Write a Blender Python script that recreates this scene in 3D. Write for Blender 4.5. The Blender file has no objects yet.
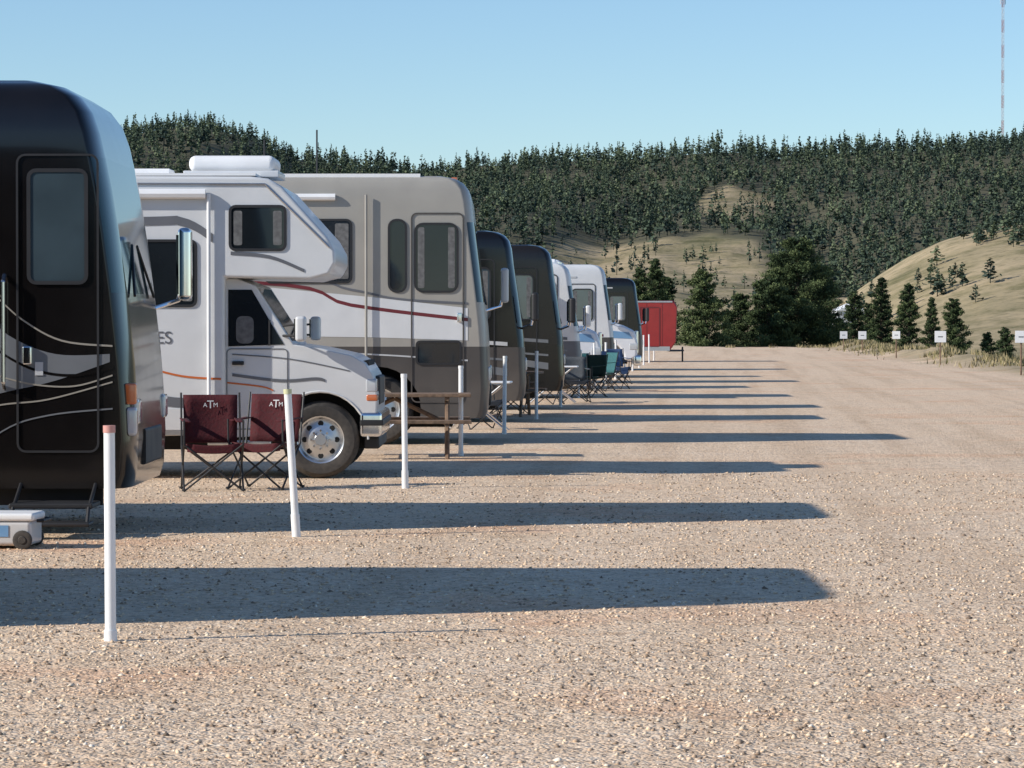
import bpy, math, random
import numpy as np
from mathutils import Vector
random.seed(7); rng=np.random.default_rng(7)
S=bpy.context.scene
COL=S.collection
R=math.radians
K=3400/2800   # depth scale of the survey
S.view_settings.view_transform='Standard'
S.view_settings.look='None'
S.view_settings.exposure=0

# ---------------- materials ----------------
def new_mat(name):
    m=bpy.data.materials.new(name); m.use_nodes=True
    return m, m.node_tree.nodes, m.node_tree.links, m.node_tree.nodes['Principled BSDF']
def mat(name,col,rough=.5,metal=0,coat=0,var=.12,scale=3,spec=.5,bump=0,dust=0):
    m,n,l,b=new_mat(name)
    tc=n.new('ShaderNodeTexCoord'); nz=n.new('ShaderNodeTexNoise')
    nz.inputs['Scale'].default_value=scale; nz.inputs['Detail'].default_value=6
    l.new(tc.outputs['Object'],nz.inputs['Vector'])
    cr=n.new('ShaderNodeValToRGB')
    cr.color_ramp.elements[0].position=.3; cr.color_ramp.elements[1].position=.7
    cr.color_ramp.elements[0].color=[c*(1-var) for c in col]+[1]
    cr.color_ramp.elements[1].color=[min(1,c*(1+var)) for c in col]+[1]
    l.new(nz.outputs['Fac'],cr.inputs['Fac'])
    out=cr.outputs['Color']
    if dust:
        sp=n.new('ShaderNodeSeparateXYZ'); l.new(tc.outputs['Object'],sp.inputs[0])
        mr=n.new('ShaderNodeMapRange'); mr.inputs['From Min'].default_value=1.1; mr.inputs['From Max'].default_value=.3; mr.inputs['To Max'].default_value=dust
        l.new(sp.outputs['Z'],mr.inputs['Value'])
        mm=n.new('ShaderNodeMath'); mm.operation='MULTIPLY'; l.new(mr.outputs[0],mm.inputs[0]); l.new(nz.outputs['Fac'],mm.inputs[1])
        mx=n.new('ShaderNodeMix'); mx.data_type='RGBA'; l.new(mm.outputs[0],mx.inputs[0]); l.new(out,mx.inputs[6]); mx.inputs[7].default_value=(.33,.27,.21,1); out=mx.outputs[2]
    l.new(out,b.inputs['Base Color'])
    mr=n.new('ShaderNodeMapRange'); mr.inputs['To Min'].default_value=rough*.8; mr.inputs['To Max'].default_value=min(1,rough*1.25)
    l.new(nz.outputs['Fac'],mr.inputs['Value']); l.new(mr.outputs['Result'],b.inputs['Roughness'])
    b.inputs['Metallic'].default_value=metal; b.inputs['Coat Weight'].default_value=coat
    b.inputs['Coat Roughness'].default_value=.05
    b.inputs['Specular IOR Level'].default_value=spec
    if bump:
        bp=n.new('ShaderNodeBump'); bp.inputs['Strength'].default_value=bump; bp.inputs['Distance'].default_value=.02
        l.new(nz.outputs['Fac'],bp.inputs['Height']); l.new(bp.outputs['Normal'],b.inputs['Normal'])
    return m
M={}
M['white']=mat('white_fibreglass',(.64,.65,.66),.35,coat=.25,var=.05,dust=.4)
M['whiteroof']=mat('roof_membrane',(.8,.8,.8),.5,var=.05)
M['black']=mat('black_paint',(.007,.006,.006),.14,spec=.4,coat=.3,var=.2)
M['dark']=mat('dark_brown_paint',(.016,.014,.013),.2,spec=.35,coat=.25,var=.2)
M['tan']=mat('tan_paint',(.34,.32,.285),.38,coat=.2,var=.05)
M['taupe']=mat('taupe_paint',(.075,.067,.062),.35,spec=.4,coat=.1,var=.08,dust=.3)
M['silver']=mat('silver_paint',(.2,.21,.225),.32,metal=.3,coat=.4,var=.06)
M['beige']=mat('champagne_paint',(.36,.33,.28),.32,metal=.2,coat=.4,var=.05)
M['pin']=mat('pinstripe',(.5,.51,.52),.3,coat=.4)
M['maroon']=mat('maroon_stripe',(.15,.025,.03),.35)
M['greystripe']=mat('grey_stripe',(.13,.135,.15),.4)
M['glass']=mat('tinted_glass',(.012,.016,.02),.04,spec=.6,var=.3,scale=1)
M['blueglass']=mat('windshield_glass',(.02,.05,.06),.05,spec=.5,var=.3,scale=1)
M['doorglass']=mat('door_glass',(.05,.075,.09),.04,spec=1,coat=.5,var=.25,scale=1.5)
M['curtain']=mat('curtain',(.13,.13,.13),.8,scale=20,var=.35)
M['chrome']=mat('chrome',(.75,.76,.78),.12,metal=1,var=.03)
M['alu']=mat('aluminium',(.6,.61,.62),.3,metal=.9,var=.08)
M['rubber']=mat('tyre_rubber',(.02,.02,.021),.8,scale=25,var=.3,dust=.25)
M['plastic']=mat('black_plastic',(.018,.018,.02),.55)
M['under']=mat('underbody',(.012,.012,.012),.9)
M['head']=mat('headlamp',(.5,.52,.55),.08,coat=1)
M['redlamp']=mat('amber_lamp',(.6,.16,.05),.15,coat=1)
M['pvc']=mat('pvc_white',(.83,.83,.82),.4,var=.05,scale=6)
M['pinkcap']=mat('faded_red_cap',(.6,.3,.26),.6)
M['yelcap']=mat('faded_yellow_cap',(.62,.62,.38),.6)
M['wood']=mat('weathered_wood',(.2,.13,.085),.8,scale=14,var=.4,bump=.4)
M['maroonfab']=mat('maroon_fabric',(.07,.006,.010),.85,scale=40,var=.25,bump=.3)
M['tealfab']=mat('teal_fabric',(.03,.12,.13),.85,scale=40,var=.25)
M['greenfab']=mat('green_fabric',(.03,.06,.045),.85,scale=40,var=.25)
M['bluefab']=mat('blue_fabric',(.06,.11,.22),.85,scale=40,var=.25)
M['greyfab']=mat('grey_fabric',(.09,.10,.11),.85,scale=40,var=.25)
M['red']=mat('red_paint',(.3,.02,.02),.4,coat=.3)
M['truckwhite']=mat('truck_white',(.72,.74,.78),.25,coat=.6,var=.03)
M['blue']=mat('blue_paint',(.15,.3,.5),.3,coat=.5)
M['sign']=mat('sign_white',(.82,.82,.82),.5,var=.04)
M['bark']=mat('bark',(.09,.06,.04),.9,scale=12,var=.4,bump=.5)
M['logo']=mat('logo_white',(.7,.7,.7),.8)
M['roofbrown']=mat('shingle_roof',(.14,.07,.05),.8)

# ---------------- mesh helpers ----------------
def link(o,parent=None):
    COL.objects.link(o)
    if parent: o.parent=parent
    return o
def mobj(name,v,f,mats,idx=None,parent=None,smooth=False,loc=None):
    me=bpy.data.meshes.new(name); me.from_pydata([tuple(p) for p in v],[],f)
    for m in (mats if isinstance(mats,(list,tuple)) else [mats]): me.materials.append(m)
    if idx is not None: me.polygons.foreach_set('material_index',idx)
    if smooth:
        me.polygons.foreach_set('use_smooth',[True]*len(f))
        me.set_sharp_from_angle(angle=R(35))
    me.update()
    o=bpy.data.objects.new(name,me); link(o,parent)
    if loc: o.location=loc
    return o
def fixn(o):
    import bmesh
    bm=bmesh.new(); bm.from_mesh(o.data); bmesh.ops.recalc_face_normals(bm,faces=bm.faces); bm.to_mesh(o.data); bm.free()
def empty(name,loc,rz=0):
    e=bpy.data.objects.new(name,None); e.location=(loc[0],loc[1]*K,loc[2]); e.rotation_euler=(0,0,rz); e.empty_display_size=.3
    link(e); return e
def bevel(o,w,seg=3):
    m=o.modifiers.new('b','BEVEL'); m.width=w; m.segments=seg; m.limit_method='ANGLE'; m.angle_limit=R(30); m.harden_normals=False
    for p in o.data.polygons: p.use_smooth=True
    o.modifiers.new('w','WEIGHTED_NORMAL').keep_sharp=True
def prism(name,pts,y0,y1,m,parent,bev=0,seg=3):
    n=len(pts); v=[(x,y0,z) for x,z in pts]+[(x,y1,z) for x,z in pts]
    f=[list(range(n)),list(range(2*n-1,n-1,-1))]+[[i,i+n,(i+1)%n+n,(i+1)%n] for i in range(n)]
    o=mobj(name,v,f,m,parent=parent); fixn(o)
    if bev: bevel(o,bev,seg)
    return o
def box(name,x0,x1,y0,y1,z0,z1,m,parent,bev=0,seg=2):
    return prism(name,[(x0,z0),(x1,z0),(x1,z1),(x0,z1)],y0,y1,m,parent,bev,seg)
def rrect(x0,x1,z0,z1,r,n=4):
    out=[]
    for cx,cz,a in ((x1-r,z1-r,0),(x0+r,z1-r,90),(x0+r,z0+r,180),(x1-r,z0+r,270)):
        for i in range(n+1):
            t=R(a+90*i/n); out.append((cx+r*math.cos(t),cz+r*math.sin(t)))
    return out
def ring(name,x0,x1,z0,z1,r,w,y,th,m,parent):
    a=rrect(x0,x1,z0,z1,r); b=rrect(x0+w,x1-w,z0+w,z1-w,max(.005,r-w)); n=len(a)
    v=[(p[0],y-th,p[1]) for p in a]+[(p[0],y-th,p[1]) for p in b]+[(p[0],y,p[1]) for p in a]+[(p[0],y,p[1]) for p in b]
    f=[]
    for i in range(n):
        j=(i+1)%n
        f+= [[i,j,n+j,n+i],[i,2*n+i,2*n+j,j],[n+i,n+j,3*n+j,3*n+i]]
    return mobj(name,v,f,m,parent=parent)
def tubes(name,segs,r,m,parent=None,n=8,r2=None):
    v=[];f=[]
    for a,b in segs:
        a=Vector(a);b=Vector(b);d=(b-a).normalized()
        u=d.orthogonal().normalized(); w=d.cross(u); k=len(v)
        for p,rr in ((a,r),(b,r if r2 is None else r2)):
            for i in range(n):
                t=2*math.pi*i/n; v.append(p+(u*math.cos(t)+w*math.sin(t))*rr)
        f+=[[k+i,k+(i+1)%n,k+n+(i+1)%n,k+n+i] for i in range(n)]
        f+=[list(range(k+n-1,k-1,-1)),list(range(k+n,k+2*n))]
    return mobj(name,v,f,m,parent=parent,smooth=True)
def lathe(name,prof,c,m,parent,n=32):
    v=[];f=[];k=len(prof)
    for i in range(n):
        t=2*math.pi*i/n
        for r,y in prof: v.append((c[0]+r*math.cos(t),c[1]+y,c[2]+r*math.sin(t)))
    for i in range(n):
        j=(i+1)%n
        for q in range(k-1): f.append([i*k+q,i*k+q+1,j*k+q+1,j*k+q])
    o=mobj(name,v,f,m,parent=parent,smooth=True); fixn(o); return o
def wheel(tag,x,z,Rr,y0,parent,hub='alu'):
    c=(x,y0,z)
    lathe('tyre_'+tag,[(Rr*.6,.03),(Rr*.62,.0),(Rr*.72,-.012),(Rr*.88,-.008),(Rr*.97,.03),(Rr,.06),(Rr,.2),(Rr*.95,.24),(Rr*.6,.25)],c,M['rubber'],parent)
    lathe('rim_'+tag,[(0.001,-.005),(Rr*.14,-.005),(Rr*.17,.03),(Rr*.3,.035),(Rr*.42,.06),(Rr*.53,.055),(Rr*.58,.012),(Rr*.615,.005),(Rr*.615,.1)],c,M[hub],parent)
    sg=[]
    for i in range(8):
        t=2*math.pi*i/8; r=Rr*.42
        sg.append(((x+r*math.cos(t),y0+.05,z+r*math.sin(t)),(x+r*math.cos(t),y0+.07,z+r*math.sin(t))))
    tubes('rim_holes_'+tag,sg,Rr*.075,M['under'],parent)
    sg=[((x+Rr*.24*math.cos(i*.785),y0+.01,z+Rr*.24*math.sin(i*.785)),(x+Rr*.24*math.cos(i*.785),y0+.05,z+Rr*.24*math.sin(i*.785))) for i in range(8)]
    tubes('wheel_nuts_'+tag,sg,.012,M['chrome'],parent,n=6)
def window(tag,x0,x1,z0,z1,y,parent,r=.06,cur=True,frame='plastic',g='glass'):
    prism('window_'+tag,rrect(x0,x1,z0,z1,r),y-.006,y+.01,M[g],parent)
    ring('window_frame_'+tag,x0-.02,x1+.02,z0-.02,z1+.02,r+.02,.028,y,.014,M[frame],parent)
    if cur:
        w=(x1-x0)
        prism('curtain_l_'+tag,rrect(x0+.03,x0+.03+w*.16,z0+.04,z1-.04,.02),y-.009,y,M['curtain'],parent)
        prism('curtain_r_'+tag,rrect(x1-.03-w*.16,x1-.03,z0+.04,z1-.04,.02),y-.009,y,M['curtain'],parent)
def text(name,s,size,loc,m,parent):
    cu=bpy.data.curves.new(name,'FONT'); cu.body=s; cu.size=size; cu.extrude=.001; cu.align_x='CENTER'
    cu.materials.append(m); o=bpy.data.objects.new(name,cu); o.rotation_euler=(R(90),0,0); o.location=loc; link(o,parent); return o

# ---------------- class A motorhome ----------------
NOSE=[(.35,-.06,0),(.45,-.02,0),(.72,0,0),(1.02,-.015,0),(1.3,-.04,0),(1.5,-.065,0),(1.82,-.11,0),(2.3,-.19,0),(2.6,-.25,0),(2.84,-.31,0),(3.02,-.36,0),(3.18,-.43,.015),(3.3,-.54,.06),(3.38,-.70,.14),(3.43,-.95,.3)]
BOXY=[(.35,-.06,0),(.45,-.02,0),(.72,0,0),(1.02,-.01,0),(1.3,-.02,0),(1.5,-.035,0),(1.82,-.07,0),(2.3,-.13,0),(2.6,-.17,0),(2.84,-.2,0),(3.1,-.23,0),(3.25,-.27,.01),(3.34,-.34,.03),(3.40,-.44,.07),(3.43,-.6,.13)]
YAW=R(3.5)
def cut_arch(o,x,z,r,y0,y1):
    n=28; v=[];f=[]
    for y in (y0,y1):
        for i in range(n): t=2*math.pi*i/n; v.append((x+r*math.cos(t),y,z+r*math.sin(t)))
    f=[list(range(n)),list(range(2*n-1,n-1,-1))]+[[i,i+n,(i+1)%n+n,(i+1)%n] for i in range(n)]
    c=mobj('cutter',v,f,list(o.data.materials),[4]*len(f)); fixn(c); c.parent=o.parent
    bpy.context.view_layer.update()
    md=o.modifiers.new('bo','BOOLEAN'); md.object=c; md.operation='DIFFERENCE'; md.solver='EXACT'; md.material_mode='INDEX'
    bpy.context.view_layer.update()
    dg=bpy.context.evaluated_depsgraph_get()
    me=bpy.data.meshes.new_from_object(o.evaluated_get(dg))
    o.modifiers.remove(md); o.data=me; bpy.data.objects.remove(c)
def class_a(name,X,Y,H,L,W,upper,lower,zlow,wheels,ws=(1.82,2.84),fr=(.14,.4),prof=NOSE,flat=1.0,mirror='chrome',glass='glass',wheelR=.46,near_mirror=False,ms=1.0,yaw=YAW,mx=.13):
    e=empty(name,(X,Y,0),yaw); k=H/3.43
    lv=[(z*(k if z>.5 else 1),nx*flat,iy) for z,nx,iy in prof]
    zs=[a[0] for a in lv]
    nx=np.interp(zlow,zs,[a[1] for a in lv]); lv.append((zlow,float(nx),0))
    lv.sort()
    v=[];f=[];idx=[];N=8
    rings=[]
    for z,nx,iy in lv:
        rg=[]
        rr=.12
        for i in range(5):
            t=i/4*math.pi/2; rg.append((-L+iy+rr*(1-math.sin(t)),iy+rr*(1-math.cos(t)),z))
        rg.sort(key=lambda p:p[0])
        rx,ry=fr
        for i in range(N+1):
            t=i/N*math.pi/2; rg.append((nx-rx+rx*math.sin(t),iy+ry*(1-math.cos(t)),z))
        for i in range(N+1):
            t=i/N*math.pi/2; rg.append((nx-rx+rx*math.cos(t),W-iy-ry*(1-math.sin(t)),z))
        b=[(-L+iy+rr*(1-math.sin(i/4*math.pi/2)),W-iy-rr*(1-math.cos(i/4*math.pi/2)),z) for i in range(5)]
        b.sort(key=lambda p:-p[0]); rg+=b
        rings.append(len(v)); v+=rg
    n=len(rg)
    for q in range(len(lv)-1):
        zc=(lv[q][0]+lv[q+1][0])/2
        for i in range(n):
            j=(i+1)%n
            f.append([rings[q]+i,rings[q]+j,rings[q+1]+j,rings[q+1]+i])
            isfront= 5+1<=i<5+2*N
            if isfront and ws[0]*k-.01<zc<ws[1]*k+.01: idx.append(2)
            elif zc<zlow: idx.append(1)
            else: idx.append(0)
    f.append(list(range(rings[-1],rings[-1]+n))); idx.append(3)
    f.append(list(range(rings[0]+n-1,rings[0]-1,-1))); idx.append(4)
    o=mobj('body',v,f,[M[upper],M[lower],M[glass],M['whiteroof'],M['under']],idx,parent=e,smooth=True)
    fixn(o)
    for wx in wheels:
        try: cut_arch(o,wx,wheelR,wheelR+.1,-.1,.42); cut_arch(o,wx,wheelR,wheelR+.1,W-.42,W+.1)
        except Exception as ex: print('arch',ex)
    for p in o.data.polygons: p.use_smooth=True
    o.data.set_sharp_from_angle(angle=R(35))
    o.modifiers.new('wn','WEIGHTED_NORMAL').keep_sharp=True
    for a,wx in enumerate(wheels):
        wheel('near_%d'%a,wx,wheelR,wheelR,.06,e)
        lathe('tyre_far_%d'%a,[(.1,-.25),(wheelR*.6,-.25),(wheelR,-.22),(wheelR,-.03),(wheelR*.8,0),(.1,0)],(wx,W-.06,wheelR),M['rubber'],e)
    box('chassis',-L+.3,-.5,.5,W-.5,.22,.36,M['under'],e)
    box('roof_air_conditioner',-3.9,-3.1,W/2-.4,W/2+.4,H+.0,H+.22,M['whiteroof'],e,.06)
    box('roof_air_conditioner_rear',-7.2,-6.4,W/2-.4,W/2+.4,H+.0,H+.22,M['whiteroof'],e,.06)
    tubes('awning_roll',[((-L+1,-.03,H-.28),(-2.0,-.03,H-.28))],.045,M['whiteroof'],e)
    zm=2.0*k
    for sgn,yb in ((-1,-.02),(1,W+.02)):
        if sgn<0 and not near_mirror: continue
        y1=yb+sgn*.16
        tubes('mirror_arm',[((-.12,yb+(-sgn)*.3,zm-.3),(mx,y1,zm-.22)),((mx,y1,zm-.22),(mx+.05,y1,zm))],.018,M['chrome'],e)
        box('mirror_housing',mx,mx+.11,y1-.1,y1+.1,zm-.22*ms,zm+.38*ms,M[mirror],e,.04,3)
        box('mirror_glass',mx-.012,mx+.005,y1-.08,y1+.08,zm-.17*ms,zm+.32*ms,M['glass'],e)
    for yb in (.2,W-.46):
        box('headlamp',-.2,.012,yb,yb+.26,.82,1.02,M['head'],e,.03)
    prism('grille',rrect(-.05,.012,.5,.78,.02),.7,W-.7,M['plastic'],e)
    tubes('wipers',[((-.06*flat,.6,1.8*k),(-.14*flat,1.1,2.2*k)),((-.06*flat,W-.6,1.8*k),(-.14*flat,W-1.1,2.2*k))],.012,M['plastic'],e,n=6)
    return e

def stripe(tag,up,lo,y,m,parent,off=.004):
    pts=list(up)+list(reversed(lo))
    prism('stripe_'+tag,pts,y-off,y+.004,M[m],parent)
def sm(pts,n=6):
    out=[];P=[pts[0]]+list(pts)+[pts[-1]]
    for i in range(1,len(P)-2):
        for k in range(n):
            t=k/n; a,b,c,d=P[i-1],P[i],P[i+1],P[i+2]
            out.append(tuple(.5*((2*b[q])+(-a[q]+c[q])*t+(2*a[q]-5*b[q]+4*c[q]-d[q])*t*t+(-a[q]+3*b[q]-3*c[q]+d[q])*t**3) for q in (0,1)))
    out.append(pts[-1]); return out
def line(tag,pts,w,y,m,parent,off=.006):
    p=sm(pts); stripe(tag,[(a,b+w/2) for a,b in p],[(a,b-w/2) for a,b in p],y,m,parent,off)

def black_coach(name,X,Y):
    e=class_a(name,X,Y,3.43,11,2.55,'black','black',.6,[-2.6,-8.2],glass='blueglass',prof=[(z,x*.8,i) for z,x,i in NOSE],fr=(.1,.35),mx=.06)
    D=.16
    sh=lambda pts:[(min(x+D,-.14),z) for x,z in pts]
    up=sm(sh([(-9,1.95),(-2.2,1.9),(-1.45,1.78),(-1.1,1.5),(-.75,1.36),(-.34,1.36)]))
    lo=sm(sh([(-9,.85),(-2.2,.9),(-1.45,1.0),(-1.1,1.08),(-.75,1.16),(-.34,1.3)]))
    stripe('silver_swoosh',up,lo,0,'silver',e)
    line('pin_upper',sh([(-9,2.1),(-1.9,2.05),(-1.35,1.9),(-1.0,1.62),(-.7,1.46),(-.32,1.42)]),.014,0,'beige',e)
    line('pin_mid',sh([(-1.6,1.72),(-1.2,1.4),(-.9,1.24),(-.6,1.2),(-.32,1.26)]),.02,0,'black',e,.007)
    line('pin_mid_b',sh([(-1.6,1.3),(-1.2,1.2),(-.9,1.13),(-.6,1.12),(-.32,1.2)]),.012,0,'beige',e,.008)
    line('pin_lower',sh([(-3.0,.86),(-1.6,.9),(-1.15,.98),(-.8,1.02),(-.32,1.15)]),.012,0,'beige',e)
    line('arc_lower',sh([(-1.6,.42),(-1.15,.78),(-.8,.9),(-.32,.95)]),.012,0,'silver',e)
    a,b=-1.08+.2,-.26
    ring('door_seam',a,b,.62,2.86,.07,.016,0,.012,M['plastic'],e)
    window('door',a+.1,b-.1,1.9,2.73,-.002,e,.05,False,'plastic','doorglass')
    box('door_handle',a+.05,a+.12,-.05,-.005,1.28,1.42,M['chrome'],e,.012)
    box('door_sticker',a+.14,a+.2,-.012,-.004,1.2,1.3,M['pin'],e)
    tubes('grab_rail',[((a-.09,-.07,1.15),(a-.09,-.07,1.9)),((a-.09,-.07,1.15),(a-.09,0,1.1)),((a-.09,-.07,1.9),(a-.09,0,1.95))],.017,M['chrome'],e)
    window('side',-2.6,-1.35,1.95,2.75,0,e)
    window('side_rear',-6,-4.4,1.95,2.75,0,e)
    box('marker_lamp',-.09,.012,.05,.12,.98,1.14,M['redlamp'],e,.015)
    box('headlamp_side',-.1,.014,.05,.17,.74,.96,M['head'],e,.03)
    box('entry_step',a,b,-.42,.05,.22,.26,M['plastic'],e,.01)
    box('entry_step_lower',a,b,-.62,-.35,.10,.13,M['plastic'],e,.01)
    tubes('step_brackets',[((a+.03,.05,.4),(a+.03,-.4,.22)),((b-.03,.05,.4),(b-.03,-.4,.22)),((a+.03,-.4,.24),(a+.03,-.5,.11)),((b-.03,-.4,.24),(b-.03,-.5,.11))],.015,M['plastic'],e)
    box('mud_skirt',-10,-.25,.1,.16,.22,.4,M['under'],e)
    return e
black_coach('motorhome',-4.68,14.1)
black_coach('motorhome',-4.46,20.8)

def tan_coach(name,X,Y):
    e=class_a(name,X,Y,3.5,10.5,2.55,'tan','taupe',1.28,[-1.45,-7.6],ws=(1.7,2.84),prof=BOXY,fr=(.12,.3),glass='glass',mirror='white',ms=.8)
    stripe('white_band',[(-10,2.1),(-3,2.06),(-1.5,1.92),(-.28,1.78)],[(-10,1.42),(-3,1.42),(-1.5,1.4),(-.28,1.36)],0,'white',e)
    line('maroon_line',[(-10,2.15),(-3.2,2.12),(-1.8,1.82),(-.28,1.63)],.045,0,'maroon',e)
    line('grey_line',[(-10,2.24),(-3.2,2.22),(-1.8,2.02),(-1.2,1.9),(-.28,1.84)],.03,0,'greystripe',e)
    line('low_line',[(-10,1.2),(-3,1.22),(-.28,1.1)],.02,0,'pin',e)
    window('side',-2.9,-1.8,2.12,2.92,0,e)
    window('narrow',-1.3,-1.09,2.0,2.92,0,e,.09,False)
    ring('door_seam',-1.02,-.33,.55,3.02,.08,.018,0,.012,M['taupe'],e)
    window('door',-.96,-.42,2.0,2.87,-.002,e,.1,True)
    window('door_lower',-.94,-.38,1.06,1.34,-.002,e,.04,False)
    box('door_handle',-.42,-.36,-.05,-.005,1.6,1.72,M['chrome'],e,.01)
    tubes('awning_arm',[((-1.6,-.05,.9),(-1.6,-.05,3.25))],.018,M['tan'],e)
    tubes('antenna',[((-2.3,1.0,3.5),(-2.3,1.0,4.15))],.012,M['plastic'],e,n=6)
    box('roof_rail',-9.5,-.9,.1,.14,3.46,3.53,M['whiteroof'],e)
    box('marker_lights',-.5,-.42,.3,.4,3.42,3.49,M['redlamp'],e,.01)
    box('entry_step',-.98,-.4,-.4,.05,.3,.34,M['plastic'],e,.01)
    return e
tan_coach('motorhome',-3.12,36.3)

def other_coach(name,X,Y,H,up,lo,L=10,mir='plastic',st='pin',awn=False):
    e=class_a(name,X,Y,H,L,2.5,up,lo,1.2,[-1.6,-7.2],prof=BOXY,fr=(.12,.25),mirror=mir,ms=.75,near_mirror=True,mx=.08,glass='glass')
    line('stripe_a',[(-9,1.5),(-3,1.6),(-1.5,1.35),(-.3,1.25)],.06,0,st,e)
    line('stripe_b',[(-9,1.1),(-3,1.3),(-1.5,1.1),(-.3,1.0)],.035,0,'silver',e)
    line('stripe_c',[(-2.6,.75),(-1.9,.95),(-1.1,.9),(-.3,.8)],.12,0,'silver',e,.004)
    window('side',-2.9,-1.5,1.75,2.45,0,e)
    ring('door_seam',-1.18,-.5,.5,2.6,.08,.02,0,.012,M['plastic'],e)
    window('door',-1.1,-.58,1.65,2.45,-.002,e,.08,True,g='doorglass')
    box('cap_trim',-9.2,-1.0,-.012,.0,H-.35,H-.31,M['pin'],e)
    box('roof_satellite_dish',-1.9,-1.5,.9,1.3,H,H+.16,M['whiteroof'],e,.08,4)
    if awn:
        prism('awning_canopy',[(-6.5,H-.35),(-1.2,H-.35),(-1.2,H-.33),(-6.5,H-.33)],-1.6,.0,M['sign'],e)
        tubes('awning_poles',[((-1.25,-1.55,H-.36),(-1.25,0,.8)),((-6.4,-1.55,H-.36),(-6.4,0,.8))],.02,M['alu'],e)
    return e
other_coach('motorhome',-3.22,44.3,3.05,'black','taupe')
other_coach('motorhome',-2.98,50.6,3.0,'dark','black',st='silver')
other_coach('motorhome',-3.1,58.6,2.85,'white','greystripe',L=9,mir='white',st='greystripe',awn=True)
other_coach('motorhome',-3.0,73,3.1,'white','taupe',L=9,mir='white',st='maroon')
other_coach('motorhome',-2.85,92,3.05,'black','taupe')

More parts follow.
